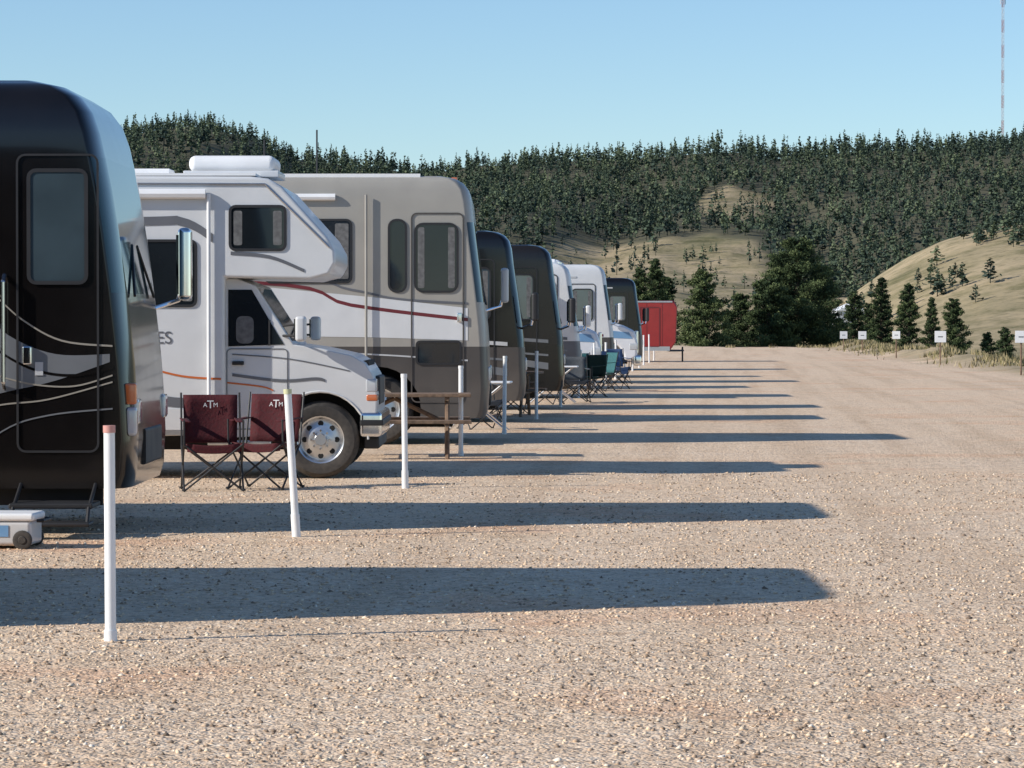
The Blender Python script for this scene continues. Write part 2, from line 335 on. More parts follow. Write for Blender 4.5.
# class C
def class_c(name,X,Y):
    e=empty(name,(X,Y,0),YAW); W=2.42
    arch=[(-5.2-.5*math.cos(R(a)),.40+.5*math.sin(R(a))) for a in range(0,181,15)]
    pts=[(-7.4,.45)]+arch+[(-1.56,.45),(-1.56,2.05),(-.7,2.03),(-.5,2.08),(-.43,2.2),(-.44,2.33),(-.52,2.47),(-.98,2.98),(-1.12,3.06),(-1.3,3.08),(-7.4,3.1)]
    prism('coach_body',pts,0,W,M['white'],e,.035)
    box('roof_membrane',-7.3,-1.25,.06,W-.06,3.09,3.115,M['whiteroof'],e)
    tubes('drip_rail',[((-7.35,-.008,3.02),(-1.15,-.008,3.0)),((-1.15,-.008,3.0),(-.5,-.008,2.36))],.012,M['alu'],e,n=6)
    box('roof_air_conditioner',-2.0,-1.1,.75,1.6,3.16,3.33,M['whiteroof'],e,.07,4)
    box('air_conditioner_base',-2.05,-1.06,.7,1.65,3.1,3.17,M['white'],e,.01)
    box('roof_vent',-2.6,-2.2,.9,1.3,3.1,3.2,M['whiteroof'],e,.02)
    tubes('antenna',[((-1.3,1.9,3.08),(-1.3,1.9,3.55))],.01,M['plastic'],e,n=6)
    window('overcab',-1.5,-.95,2.34,2.77,0,e,.05)
    window('coach',-2.5,-1.86,1.77,2.42,0,e,.05)
    window('rear',-5.4,-4.2,1.77,2.42,0,e,.05)
    line('swoosh_a',[(-7,2.55),(-2.6,2.62),(-2.0,2.62),(-1.68,2.45)],.09,0,'greystripe',e)
    line('swoosh_b',[(-1.5,2.3),(-1.1,2.26),(-.75,2.12)],.035,0,'greystripe',e)
    line('swoosh_c',[(-7,.95),(-3.2,1.05),(-2.2,.8),(-1.6,.78)],.1,0,'greystripe',e)
    line('swoosh_d',[(-2.4,1.15),(-2.0,1.05),(-1.6,1.02)],.02,0,'redlamp',e)
    text('lettering','ES',.18,(-2.18,-.005,1.38),M['greystripe'],e)
    box('storage_door',-2.5,-1.75,-.012,.0,.5,.72,M['white'],e,.004)
    tubes('awning_roll',[((-6.9,-.05,2.9),(-1.75,-.05,2.9))],.05,M['whiteroof'],e)
    tubes('awning_arm',[((-1.72,-.04,.8),(-1.72,-.04,2.9))],.02,M['whiteroof'],e)
    box('skirt_rail',-7.3,-1.56,-.012,.01,.45,.5,M['alu'],e)
    y0,y1=.17,2.25
    ar=[(-.6-.475*math.cos(R(a)),.40+.475*math.sin(R(a))) for a in range(5,176,12)]
    cab=[(-1.75,.4)]+ar+[(-.1,.45),(-.03,.5),(-.02,.85),(-.06,1.05),(-.14,1.18),(-.28,1.26),(-.6,1.33),(-.87,1.37),(-1.06,1.66),(-1.26,1.97),(-1.45,2.045),(-1.75,2.045)]
    prism('cab_body',cab,y0,y1,M['white'],e,.06,4)
    prism('cab_window',[(-1.54,1.35),(-.97,1.37),(-1.05,1.5),(-1.3,1.93),(-1.54,1.93)],y0-.006,y0+.01,M['glass'],e,.0)
    tubes('window_pillar',[((-1.12,y0-.004,1.36),(-1.12,y0-.004,1.62))],.012,M['plastic'],e,n=6)
    prism('seat_back_seen_through_window',rrect(-1.46,-1.28,1.38,1.66,.06),y0-.008,y0,M['curtain'],e)
    ring('door_seam',-1.56,-.93,.5,1.33,.05,.01,y0,.006,M['greystripe'],e)
    box('door_handle',-1.5,-1.38,y0-.03,y0,1.16,1.2,M['plastic'],e,.008)
    n=Vector((.85,0,.53)).normalized()*.012
    v=[(-.9+n.x,y0+.1,1.4+n.z),(-.9+n.x,y1-.1,1.4+n.z),(-1.25+n.x,y1-.18,1.94+n.z),(-1.25+n.x,y0+.18,1.94+n.z)]
    mobj('windshield',v,[[0,1,2,3]],M['glass'],parent=e)
    line('cab_pin_a',[(-1.5,1.27),(-.9,1.22),(-.3,1.1)],.012,y0,'greystripe',e)
    line('cab_pin_b',[(-1.5,1.06),(-1.0,1.0),(-.65,1.02),(-.55,1.0)],.03,y0,'greystripe',e)
    line('cab_pin_c',[(-1.55,.98),(-1.2,.94),(-1.08,.9)],.016,y0,'redlamp',e)
    box('bumper',-.2,.03,y0-.02,y1+.02,.42,.68,M['chrome'],e,.04,3)
    box('bumper_lower',-.16,.0,y0+.1,y1-.1,.3,.42,M['plastic'],e,.02)
    box('bumper_strip',-.19,.045,y0-.03,y1+.03,.54,.6,M['plastic'],e,.01)
    box('headlamp',-.14,-.02,y0-.006,y0+.4,.88,1.02,M['head'],e,.02)
    box('turn_signal',-.13,-.015,y0-.008,y0+.36,.79,.86,M['redlamp'],e,.015)
    box('headlamp_far',-.16,-.02,y1-.4,y1+.005,.8,1.02,M['head'],e,.02)
    box('grille',-.1,-.008,y0+.5,y1-.5,.74,1.04,M['plastic'],e,.02)
    lip=[(-.6-.49*math.cos(R(a)),.40+.49*math.sin(R(a))) for a in range(0,181,10)]
    tubes('fender_lip',[((lip[i][0],y0-.002,lip[i][1]),(lip[i+1][0],y0-.002,lip[i+1][1])) for i in range(len(lip)-1)],.012,M['white'],e,n=6)
    box('wheel_well',-1.08,-.12,y0+.3,y1-.3,.3,1.2,M['under'],e)
    box('running_board',-1.75,-1.1,y0-.06,y0+.1,.34,.39,M['alu'],e,.01)
    wheel('front',-.6,.395,.395,y0+.02,e); wheel('rear',-5.2,.395,.395,.1,e)
    lathe('tyre_far',[(.1,-.25),(.25,-.25),(.395,-.22),(.395,-.03),(.3,0),(.1,0)],(-.6,y1-.05,.395),M['rubber'],e)
    lathe('tyre_far_rear',[(.1,-.25),(.25,-.25),(.395,-.22),(.395,-.03),(.3,0),(.1,0)],(-5.2,W-.05,.395),M['rubber'],e)
    box('chassis',-7,-.3,.6,W-.6,.28,.44,M['under'],e)
    for yy,s in ((y0,-1),(y1,1)):
        ym=yy+s*.2
        tubes('mirror_arm',[((-.98,yy,1.46),(-.8,ym,1.46)),((-.98,yy,1.56),(-.8,ym,1.58))],.012,M['plastic'],e)
        box('mirror_housing',-.84,-.73,ym-.1,ym+.1,1.4,1.66,M['white'],e,.035,3)
        box('mirror_glass',-.85,-.835,ym-.08,ym+.08,1.43,1.63,M['glass'],e)
    return e
class_c('camper_van',-3.57,28.35)

def truck(name,X,Y):
    e=empty(name,(X,Y,0),YAW); W=2.4
    ar=[(-.95-.56*math.cos(R(a)),.5+.56*math.sin(R(a))) for a in range(0,181,15)]
    prism('hood_and_cab',[(-2.2,.5)]+ar+[(-.2,.5),(-.02,.6),(0,1.0),(-.1,1.35),(-.4,1.5),(-1.0,1.66),(-1.15,1.75),(-1.45,2.35),(-1.6,2.45),(-2.2,2.5)],.1,W-.1,M['truckwhite'],e,.08,4)
    prism('sleeper',[(-6.5,.6),(-2.15,.6),(-2.15,2.5),(-1.75,2.52),(-1.7,2.62),(-2.1,3.25),(-2.3,3.38),(-6.5,3.4)],0,W,M['truckwhite'],e,.07,4)
    n=Vector((.6,0,.3)).normalized()*.012
    mobj('windshield',[(-1.16+n.x,.22,1.78+n.z),(-1.16+n.x,W-.22,1.78+n.z),(-1.44+n.x,W-.28,2.33+n.z),(-1.44+n.x,.28,2.33+n.z)],[[0,1,2,3]],M['glass'],parent=e)
    prism('door_window',[(-2.1,1.75),(-1.3,1.72),(-1.56,2.3),(-2.1,2.32)],.094,.11,M['glass'],e)
    window('sleeper',-3.2,-2.5,1.8,2.3,0,e)
    window('sleeper_rear',-5.2,-4.2,1.8,2.3,0,e)
    prism('fender_band',[(-2.2,1.2),(-.15,1.12),(-.25,1.3),(-2.2,1.5)],.092,.1,M['blue'],e)
    prism('sleeper_band',[(-6.4,1.1),(-2.2,1.2),(-2.2,1.5),(-6.4,1.5)],-.006,0,M['blue'],e)
    box('bumper',-.12,.1,.1,W-.1,.35,.65,M['chrome'],e,.05)
    box('grille',-.05,.03,.7,W-.7,.7,1.35,M['chrome'],e,.02)
    box('headlamp',-.25,.0,.085,.4,.8,1.0,M['head'],e,.03)
    tubes('exhaust_stack',[((-2.25,-.08,.6),(-2.25,-.08,3.3))],.06,M['chrome'],e)
    tubes('roof_horns',[((-2.9,.5,3.38),(-2.9,.5,3.62)),((-2.7,1.6,3.38),(-2.7,1.6,3.7))],.03,M['plastic'],e)
    for yy,s in ((.1,-1),(W-.1,1)):
        tubes('mirror_arm',[((-1.3,yy,1.8),(-1.1,yy+s*.3,1.8)),((-1.3,yy,2.3),(-1.1,yy+s*.3,2.3))],.014,M['chrome'],e)
        box('mirror_housing',-1.15,-1.03,yy+s*.3-.1,yy+s*.3+.1,1.7,2.35,M['chrome'],e,.03)
    wheel('front',-.95,.5,.5,.12,e); wheel('rear',-5.2,.5,.5,.05,e)
    box('chassis',-6.5,-.3,.6,W-.6,.4,.62,M['under'],e)
    box('fuel_tank',-3.9,-2.4,.05,.5,.3,.75,M['chrome'],e,.1,4)
    return e
truck('semi_truck',-2.62,80)
truck('semi_truck',-3.05,66.5)

def trailer(name,X,Y):
    e=empty(name,(X,Y,0),YAW); W=2.3
    prism('box_body',[(-6,.45),(-.3,.45),(-.05,.8),(0,2.2),(-.15,2.45),(-6,2.45)],0,W,M['red'],e,.05,3)
    for i in range(9):
        box('side_rib_%d'%i,-5.6+i*.62,-5.57+i*.62,-.012,0,.55,2.35,M['red'],e)
    box('lower_trim',-5.9,-.3,-.015,0,.45,.62,M['alu'],e)
    box('roof_trim',-5.9,-.2,-.02,0,2.38,2.44,M['alu'],e)
    ring('door_seam',-1.5,-.7,.6,2.2,.05,.03,0,.015,M['maroon'],e)
    for x in (-3.2,-4.1): wheel('w%d'%int(-x*10),x,.36,.36,-.06,e)
    prism('mudguard',[(-4.6,.62),(-4.5,.8),(-2.8,.8),(-2.7,.62)],-.14,.0,M['plastic'],e)
    tubes('tow_frame',[((-.3,.3,.45),(.3,W/2,.45)),((-.3,W-.3,.45),(.3,W/2,.45)),((.26,W/2,0),(.26,W/2,.6))],.035,M['plastic'],e)
    return e
trailer('red_cargo_trailer',-2.1,112)

# ---------------- white posts ----------------
tilts={0:(-.004,0),1:(-.06,.01),2:(-.012,0),3:(0,0),4:(.01,0)}
PX_=[-3.09,-3.22,-3.12,-3.2,-3.2]
for i in range(17):
    Yp=14.0+6.42*i if i>1 else (13.85,20.7)[i]
    Xp=PX_[i] if i<5 else -3.17+random.uniform(-.03,.03)
    e=empty('marker_post',(Xp,Yp,0))
    tx=tilts.get(i,(random.uniform(-.015,.015),0))[0]
    h=1.09+random.uniform(-.02,.03)
    e.rotation_euler=(random.uniform(-.01,.01),tx,0)
    tubes('pipe',[((0,0,-.1),(0,0,h))],.028,M['pvc'],e,n=20)
    tubes('ground_sleeve',[((0,0,-.05),(0,0,.17 if i in (1,2) else .06))],.033,M['pvc'],e,n=20)
    tubes('cap',[((0,0,h-.03),(0,0,h+.006))],.031,M['pinkcap' if i==0 else ('yelcap' if i==1 else 'pvc')],e,n=20)

# ---------------- chairs & tables ----------------
def cloth(name,c00,c10,c01,c11,sag,m,parent,n=6):
    c00,c10,c01,c11=map(Vector,(c00,c10,c01,c11)); sag=Vector(sag); v=[];f=[]
    for j in range(n+1):
        for i in range(n+1):
            a=i/n;b=j/n
            p=c00*(1-a)*(1-b)+c10*a*(1-b)+c01*(1-a)*b+c11*a*b+sag*(4*a*(1-a))*(.5+.5*math.sin(math.pi*b))
            v.append(p)
    for j in range(n):
        for i in range(n):
            k=j*(n+1)+i; f.append([k,k+1,k+n+2,k+n+1])
    o=mobj(name,v,f,m,parent=parent,smooth=True)
    s=o.modifiers.new('s','SOLIDIFY'); s.thickness=.008
    return o
def chair(name,X,Y,rz,fab,logo=False):
    e=empty(name,(X,Y,0),rz)
    fr=M['plastic']; w=.25
    cloth('backrest',(-w,.22,.44),(w,.22,.44),(-w-.01,.30,.9),(w+.01,.30,.9),(0,.05,0),fab,e)
    cloth('seat',(-w,-.24,.45),(w,-.24,.45),(-w,.2,.42),(w,.2,.42),(0,0,-.05),fab,e)
    cloth('seat_valance',(-w,-.245,.37),(w,-.245,.37),(-w,-.245,.45),(w,-.245,.45),(0,0,-.04),fab,e)
    for s in (-1,1):
        cloth('armrest_%s'%('l' if s<0 else 'r'),(s*w-.035,-.26,.66),(s*w+.035,-.26,.66),(s*(w+.01)-.035,.26,.68),(s*(w+.01)+.035,.26,.68),(0,0,-.01),fab,e,3)
    W2=w+.03
    seg=[((-W2,-.27,0),(W2,-.24,.44)),((W2,-.27,0),(-W2,-.24,.44)),
         ((-W2,.27,0),(W2,.2,.42)),((W2,.27,0),(-W2,.2,.42)),
         ((-W2,-.27,0),(-W2,.22,.44)),((-W2,.27,0),(-W2,-.24,.44)),((W2,-.27,0),(W2,.22,.44)),((W2,.27,0),(W2,-.24,.44)),
         ((-W2,.2,.42),(-W2,.31,.92)),((W2,.2,.42),(W2,.31,.92)),((-W2,-.25,.44),(-W2,-.26,.67)),((W2,-.25,.44),(W2,-.26,.67))]
    tubes('frame',seg,.010,fr,e,n=6)
    tubes('feet',[((x,y,0),(x,y,.02)) for x in (-W2,W2) for y in (-.27,.27)],.022,fr,e,n=8)
    if logo:
        t=text('logo','T',.11,(0,.278,.77),M['logo'],e); t.rotation_euler=(R(82),0,0)
        for s,ch in ((-1,'A'),(1,'M')):
            t=text('logo_letter',ch,.06,(s*.05,.28,.782),M['logo'],e); t.rotation_euler=(R(82),0,0)
    return e
chair('folding_chair',-4.93,26.5,R(12),M['maroonfab'],True)
chair('folding_chair',-4.47,26.8,R(-14),M['maroonfab'],True)
chair('folding_chair',-3.3,62.5,R(20),M['tealfab'])
chair('folding_chair',-2.95,64.0,R(-60),M['tealfab'])
chair('folding_chair',-3.1,56.0,R(10),M['greyfab'])
chair('folding_chair',-3.6,54.6,R(-20),M['bluefab'])
chair('folding_chair',-3.8,48.5,R(15),M['greyfab'])
chair('folding_chair',-2.9,72.5,R(25),M['bluefab'])
chair('folding_chair',-3.7,41.7,R(25),M['greyfab'])
chair('folding_chair',-3.0,59.5,R(-35),M['greenfab'])
chair('folding_chair',-2.75,67.0,R(70),M['bluefab'])

def picnic_table(name,X,Y,rz=0):
    e=empty(name,(X,Y,0),rz)
    for i in range(5): box('top_plank_%d'%i,-.9,.9,-.37+i*.15,-.235+i*.15,.72,.76,M['wood'],e,.006)
    for s in (-1,1):
        for i in range(2):
            y=s*.68-.14+i*.145
            box('bench_plank_%d_%d'%(s+1,i),-.9,.9,y,y+.135,.42,.46,M['wood'],e,.006)
    seg=[]
    for x in (-.62,.62):
        seg+=[((x,-.25,.72),(x,-.6,0)),((x,.25,.72),(x,.6,0)),((x,-.8,.40),(x,.8,.40)),((x,-.35,.70),(x,.35,.70)),((x,0,.4),(0,0,.7))]
    tubes('frame',seg,.028,M['wood'],e,n=6)
    return e
picnic_table('picnic_table',-3.95,32.9,R(5))
picnic_table('picnic_table',-4.1,47.6,R(-4))
picnic_table('picnic_table',-3.9,65.2,0)

def camp_table(name,X,Y):
    e=empty(name,(X,Y,0))
    box('table_top',-.5,.5,-.3,.3,.7,.73,M['sign'],e,.01)
    tubes('legs',[((-.45,-.26,0),(.4,-.26,.7)),((.45,-.26,0),(-.4,-.26,.7)),((-.45,.26,0),(.4,.26,.7)),((.45,.26,0),(-.4,.26,.7))],.014,M['alu'],e,n=6)
camp_table('folding_table',-3.5,55.4); camp_table('folding_table',-3.7,41.0)

def cooler(name,X,Y):
    e=empty(name,(X,Y,0))
    box('cooler_body',-.34,.24,-.2,.2,.025,.2,M['white'],e,.03,3)
    box('cooler_lid',-.36,.26,-.21,.21,.20,.255,M['sign'],e,.02,3)
    box('side_label',-.2,.08,-.206,-.2,.09,.17,M['blue'],e)
    for y in (-.225,.19): lathe('cooler_wheel_%d'%(y>0),[(.001,0),(.025,0),(.03,.008),(.055,.004),(.068,.01),(.068,.035),(.001,.035)],(.18,y,.068),M['rubber'],e,20)
    tubes('handle',[((.27,-.14,.2),(.31,-.14,.2)),((.31,-.14,.2),(.31,.14,.2)),((.31,.14,.2),(.27,.14,.2))],.012,M['plastic'],e)
cooler('cooler',-5.14,19.6)

# ---------------- terrain (survey units; Y multiplied by K on placement) ----------------
def vn(x,y,seed=0):
    xi=np.floor(x).astype(np.int64); yi=np.floor(y).astype(np.int64); fx=x-xi; fy=y-yi
    def h(a,b):
        n=(a*374761393+b*668265263+seed*974634777)&0x7fffffff
        n=((n^(n>>13))*1274126177)&0x7fffffff
        return ((n^(n>>16))&0xffff)/65535.0
    fx=fx*fx*(3-2*fx); fy=fy*fy*(3-2*fy)
    return (h(xi,yi)*(1-fx)+h(xi+1,yi)*fx)*(1-fy)+(h(xi,yi+1)*(1-fx)+h(xi+1,yi+1)*fx)*fy
def fbm(x,y,o=4,seed=0):
    s=0;a=.5
    for i in range(o): s=s+a*(vn(x*2**i,y*2**i,seed+i)-.5); a*=.5
    return s
def edgeX(Y): return np.interp(Y,[-600,40,60,84,105,145,172,200],[17,14,11.5,9.9,9.0,7.7,6.9,6.5])
def H(X,Y,detail=True):
    X=np.asarray(X,float);Y=np.asarray(Y,float)
    d1=X-edgeX(Y)+1.2*fbm(X*0+Y*.15,Y*.11,3,5); d2=Y-176+3*fbm(X*.1,Y*.1,2,3)
    d=np.maximum(d1,d2); dp=np.maximum(d,0)
    h=-11*(1-np.exp(-dp*.2/11))
    h=h+.5*np.exp(-((d1-.9)/1.1)**2)*np.clip((Y-75)/30,0,1)*np.clip((182-Y)/10,0,1)*(.4+1.2*vn(Y*.25,X*.3,9))
    t=np.clip((Y-1000)/1000,0,1.0)
    Hr=np.interp(X,[-1500,-600,-443,-389,-343,-307,-214,-121,-64,36,121,165,210,400,1500],[120,132,136,142,131,117,108,114,115,117,124,128,130,138,120])
    rise=t*(.72+.28*t)
    h=h+(Hr+11)*rise-np.maximum(Y-2000,0)*.08
    far=np.clip((Y-600)/500,0,1)
    h=h+far*(36*fbm(X/170,Y/230,3,11)*np.clip((2150-Y)/300,.3,1))
    h=h+far*10*fbm(X/45,Y/110,4,17)
    h=h-10*np.clip((Y-1150)/200,0,1)*np.clip((1950-Y)/250,0,1)*np.exp(-((X-(-90+.08*(Y-1300)))/26)**2)
    h=h-9*np.clip((Y-1150)/200,0,1)*np.clip((1950-Y)/250,0,1)*np.exp(-((X-(60-.05*(Y-1300)))/24)**2)
    h=h+44*np.exp(-(np.abs(X-130)/105)**4)*np.exp(-((Y-900)/190)**2)
    h=h+np.clip((Y-200)/200,0,1)*3*fbm(X/40,Y/40,3,21)
    if detail: h=h+np.where(d<0,.035*fbm(X/2.5,Y/5,3,31)*np.clip((Y-5)/10,0,1),.5*fbm(X/4,Y/4,3,41))
    return h
def forest_clear(X,Y):
    nz=fbm(X/45,Y/70,4,51)
    def ell(cx,cy,rx,ry,k=1.7): return ((X-cx)/rx)**2+((Y-cy)/ry)**2+nz*k
    a=np.minimum.reduce([ell(-34,1350,62,235),ell(2,1690,24,95),ell(60,1120,120,120),ell(-20,1100,100,90)])
    return np.minimum(a, 1.5-2.4*np.clip(fbm(X/38,Y/60,3,61)-.13,0,1))
def sheet():
    nc=340
    t=np.linspace(-1,1,nc); u=np.sign(t)*np.abs(t)**1.5
    Yr=np.concatenate([np.linspace(-700,-60,14),np.linspace(-50,8,12),np.arange(9,260,.9),np.arange(262,1000,8),np.arange(1000,2120,7),np.linspace(2130,4200,25)])
    s=60+.9*np.abs(Yr)
    X=u[None,:]*s[:,None]; Y=np.repeat(Yr[:,None],nc,1)
    Z=H(X,Y)
    nr=len(Yr)
    co=np.stack([X,Y*K,Z],-1).reshape(-1,3)
    i=np.arange(nr-1)[:,None]*nc+np.arange(nc-1)[None,:]; i=i.ravel()
    q=np.stack([i,i+1,i+nc+1,i+nc],-1)
    me=bpy.data.meshes.new('ground')
    me.vertices.add(len(co)); me.vertices.foreach_set('co',co.ravel())
    me.loops.add(q.size); me.loops.foreach_set('vertex_index',q.ravel().astype(np.int32))
    me.polygons.add(len(q)); me.polygons.foreach_set('loop_start',np.arange(len(q),dtype=np.int32)*4)
    me.update(); me.polygons.foreach_set('use_smooth',np.ones(len(q),bool))
    d1=(X-edgeX(Y)); d=np.maximum(d1,Y-177)
    d=np.maximum(d,-X-55)
    g=np.clip(-d/1.6-.1+1.6*fbm(X/2,Y/3,3,77),0,1)
    a=me.attributes.new('gravel','FLOAT','POINT'); a.data.foreach_set('value',g.ravel().astype(np.float32))
    fo=np.where(Y>1030,np.clip((forest_clear(X,Y)-.8)*3,0,1),0)
    a=me.attributes.new('forest','FLOAT','POINT'); a.data.foreach_set('value',fo.ravel().astype(np.float32))
    me.materials.append(ground_mat())
    o=bpy.data.objects.new('ground',me); link(o)
def ground_mat():
    m,n,l,b=new_mat('gravel_and_grass')
    N=lambda t:n.new('ShaderNode'+t)
    tc=N('TexCoord'); V=tc.outputs['Object']
    def noise(sc,det=5,vec=V,rough=.6):
        a=N('TexNoise'); a.inputs['Scale'].default_value=sc; a.inputs['Detail'].default_value=det; a.inputs['Roughness'].default_value=rough; l.new(vec,a.inputs['Vector']); return a
    def ramp(src,els):
        c=N('ValToRGB'); r=c.color_ramp
        while len(r.elements)<len(els): r.elements.new(.5)
        for e,(p,col) in zip(r.elements,els): e.position=p; e.color=(*col,1)
        l.new(src,c.inputs['Fac']); return c.outputs['Color']
    def mix(f,a,bb,mode='MIX'):
        x=N('Mix'); x.data_type='RGBA'; x.blend_type=mode
        if isinstance(f,(int,float)): x.inputs[0].default_value=f
        else: l.new(f,x.inputs[0])
        for s,v in ((x.inputs[6],a),(x.inputs[7],bb)):
            if isinstance(v,tuple): s.default_value=(*v,1)
            else: l.new(v,s)
        return x.outputs[2]
    v1=N('TexVoronoi'); v1.inputs['Scale'].default_value=62; l.new(V,v1.inputs['Vector'])
    v2=N('TexVoronoi'); v2.inputs['Scale'].default_value=24; l.new(V,v2.inputs['Vector'])
    pal=[(0,(.28,.20,.14)),(.16,(.66,.49,.34)),(.5,(.88,.68,.48)),(.75,(.86,.62,.43)),(1,(.94,.83,.67))]
    s1=N('SeparateColor'); l.new(v1.outputs['Color'],s1.inputs[0]); c1=ramp(s1.outputs[0],pal)
    s2=N('SeparateColor'); l.new(v2.outputs['Color'],s2.inputs[0]); c2=ramp(s2.outputs[0],pal)
    c=mix(.4,c1,c2)
    big=noise(.3,7); cb=ramp(big.outputs['Fac'],[(.32,(.97,.80,.71)),(.45,(1,.98,.95)),(.62,(1,1,1)),(.75,(.98,.9,.84))])
    c=mix(1.0,c,cb,'MULTIPLY')
    mid=noise(2.2,8,rough=.7); cm=ramp(mid.outputs['Fac'],[(.33,(.8,.78,.76)),(.49,(1,1,1))])
    c=mix(1.0,c,cm,'MULTIPLY')
    fin=noise(11,5,rough=.75); cf=ramp(fin.outputs['Fac'],[(.32,(.62,.59,.56)),(.46,(1,1,1))])
    c=mix(1.0,c,cf,'MULTIPLY')
    mp=N('Mapping'); mp.inputs['Scale'].default_value=(1.3,.03,1); l.new(V,mp.inputs['Vector'])
    st=noise(1.0,4,mp.outputs['Vector']); cs=ramp(st.outputs['Fac'],[(.38,(.89,.87,.85)),(.52,(1,1,1))])
    c=mix(1.0,c,cs,'MULTIPLY')
    g1=noise(.012,8,rough=.65); g2=noise(.25,8,rough=.7)
    cg=ramp(g1.outputs['Fac'],[(.3,(.17,.165,.09)),(.42,(.31,.255,.15)),(.55,(.43,.34,.215)),(.68,(.3,.25,.15))])
    cg2=ramp(g2.outputs['Fac'],[(.3,(.55,.57,.5)),(.5,(1,1,1)),(.7,(1.15,1.1,1.05))])
    cg=mix(1.0,cg,cg2,'MULTIPLY')
    g3=noise(.05,6,rough=.7); cg3=ramp(g3.outputs['Fac'],[(.35,(.55,.6,.5)),(.52,(1,1,1))]); cg=mix(1.0,cg,cg3,'MULTIPLY')
    af=N('Attribute'); af.attribute_name='forest'
    cg=mix(af.outputs['Fac'],cg,(.11,.105,.068))
    at=N('Attribute'); at.attribute_name='gravel'
    c=mix(at.outputs['Fac'],cg,c)
    l.new(c,b.inputs['Base Color']); b.inputs['Roughness'].default_value=.95; b.inputs['Specular IOR Level'].default_value=.15
    ma=N('Math'); ma.operation='MULTIPLY'; ma.inputs[1].default_value=-1; l.new(v1.outputs['Distance'],ma.inputs[0])
    ma2=N('Math'); ma2.operation='MULTIPLY'; ma2.inputs[1].default_value=-1.4; l.new(v2.outputs['Distance'],ma2.inputs[0])
    ad=N('Math'); ad.operation='ADD'; l.new(ma.outputs[0],ad.inputs[0]); l.new(ma2.outputs[0],ad.inputs[1])
    bp=N('Bump'); bp.inputs['Strength'].default_value=.6; bp.inputs['Distance'].default_value=.013; l.new(ad.outputs[0],bp.inputs['Height'])
    l.new(bp.outputs['Normal'],b.inputs['Normal'])
    return m
sheet()

def np_mesh(name,co,faces,k,m,attr=None):
    me=bpy.data.meshes.new(name)
    me.vertices.add(len(co)); me.vertices.foreach_set('co',co.astype(np.float32).ravel())
    me.loops.add(faces.size); me.loops.foreach_set('vertex_index',faces.ravel().astype(np.int32))
    me.polygons.add(len(faces)); me.polygons.foreach_set('loop_start',np.arange(len(faces),dtype=np.int32)*k)
    me.update()
    if attr is not None:
        a=me.attributes.new('tint','FLOAT','POINT'); a.data.foreach_set('value',attr.astype(np.float32))
    me.materials.append(m)
    o=bpy.data.objects.new(name,me); link(o); return o
def tint_mat(name,els,rough=.9):
    m,n,l,b=new_mat(name)
    at=n.new('ShaderNodeAttribute'); at.attribute_name='tint'
    cr=n.new('ShaderNodeValToRGB'); r=cr.color_ramp
    while len(r.elements)<len(els): r.elements.new(.5)
    for e,(p,c) in zip(r.elements,els): e.position=p; e.color=(*c,1)
    nz=n.new('ShaderNodeTexNoise'); nz.inputs['Scale'].default_value=1.5
    tc=n.new('ShaderNodeTexCoord'); l.new(tc.outputs['Object'],nz.inputs['Vector'])
    ad=n.new('ShaderNodeMath'); ad.operation='MULTIPLY_ADD'; ad.inputs[1].default_value=.3
    l.new(nz.outputs['Fac'],ad.inputs[0])
    sb=n.new('ShaderNodeMath'); sb.operation='SUBTRACT'; sb.inputs[1].default_value=.15; l.new(at.outputs['Fac'],sb.inputs[0])
    l.new(sb.outputs[0],ad.inputs[2])
    l.new(ad.outputs[0],cr.inputs['Fac']); l.new(cr.outputs['Color'],b.inputs['Base Color'])
    b.inputs['Roughness'].default_value=rough; b.inputs['Specular IOR Level'].default_value=.2
    return m
def stones():
    n=110000
    Y=9+ (rng.random(n)**1.3)*21; X=(rng.random(n)*2-1)*(2.4+.17*Y)-.06*Y+.1
    k=vn(X*1.7,Y*2.2,55)*.6+vn(X*6,Y*6,56)*.4>rng.random(n)*.75; X,Y=X[k],Y[k]; n=len(X)
    sz=.0035+.012*rng.random(n)**3.2
    base=np.array([[1,0,0],[0,1,0],[-1,0,0],[0,-1,0],[0,0,1],[0,0,-1.]])
    F=np.array([[0,1,4],[1,2,4],[2,3,4],[3,0,4],[1,0,5],[2,1,5],[3,2,5],[0,3,5]])
    ang=rng.random(n)*6.28; c,s=np.cos(ang),np.sin(ang)
    P=base[None]*(.65+.7*rng.random((n,6,1)))*np.stack([.8+.6*rng.random(n),.8+.4*rng.random(n),.5+.3*rng.random(n)],-1)[:,None,:]
    P=P+ (rng.random((n,6,3))-.5)*.5
    Px=P[...,0]*c[:,None]-P[...,1]*s[:,None]; Py=P[...,0]*s[:,None]+P[...,1]*c[:,None]
    co=np.stack([Px,Py,P[...,2]],-1)*sz[:,None,None]
    Z=H(X,Y)+sz*.2
    co=co+np.stack([X,Y*K,Z],-1)[:,None,:]
    f=(np.arange(n)[:,None,None]*6+F[None]).reshape(-1,3)
    t=np.repeat(rng.random(n),6)
    m=tint_mat('stone',[(0,(.2,.15,.11)),(.3,(.5,.36,.25)),(.6,(.74,.56,.39)),(.9,(.8,.65,.47)),(1,(.85,.76,.65))])
    np_mesh('gravel_stones',co.reshape(-1,3),f,3,m,t)
stones()

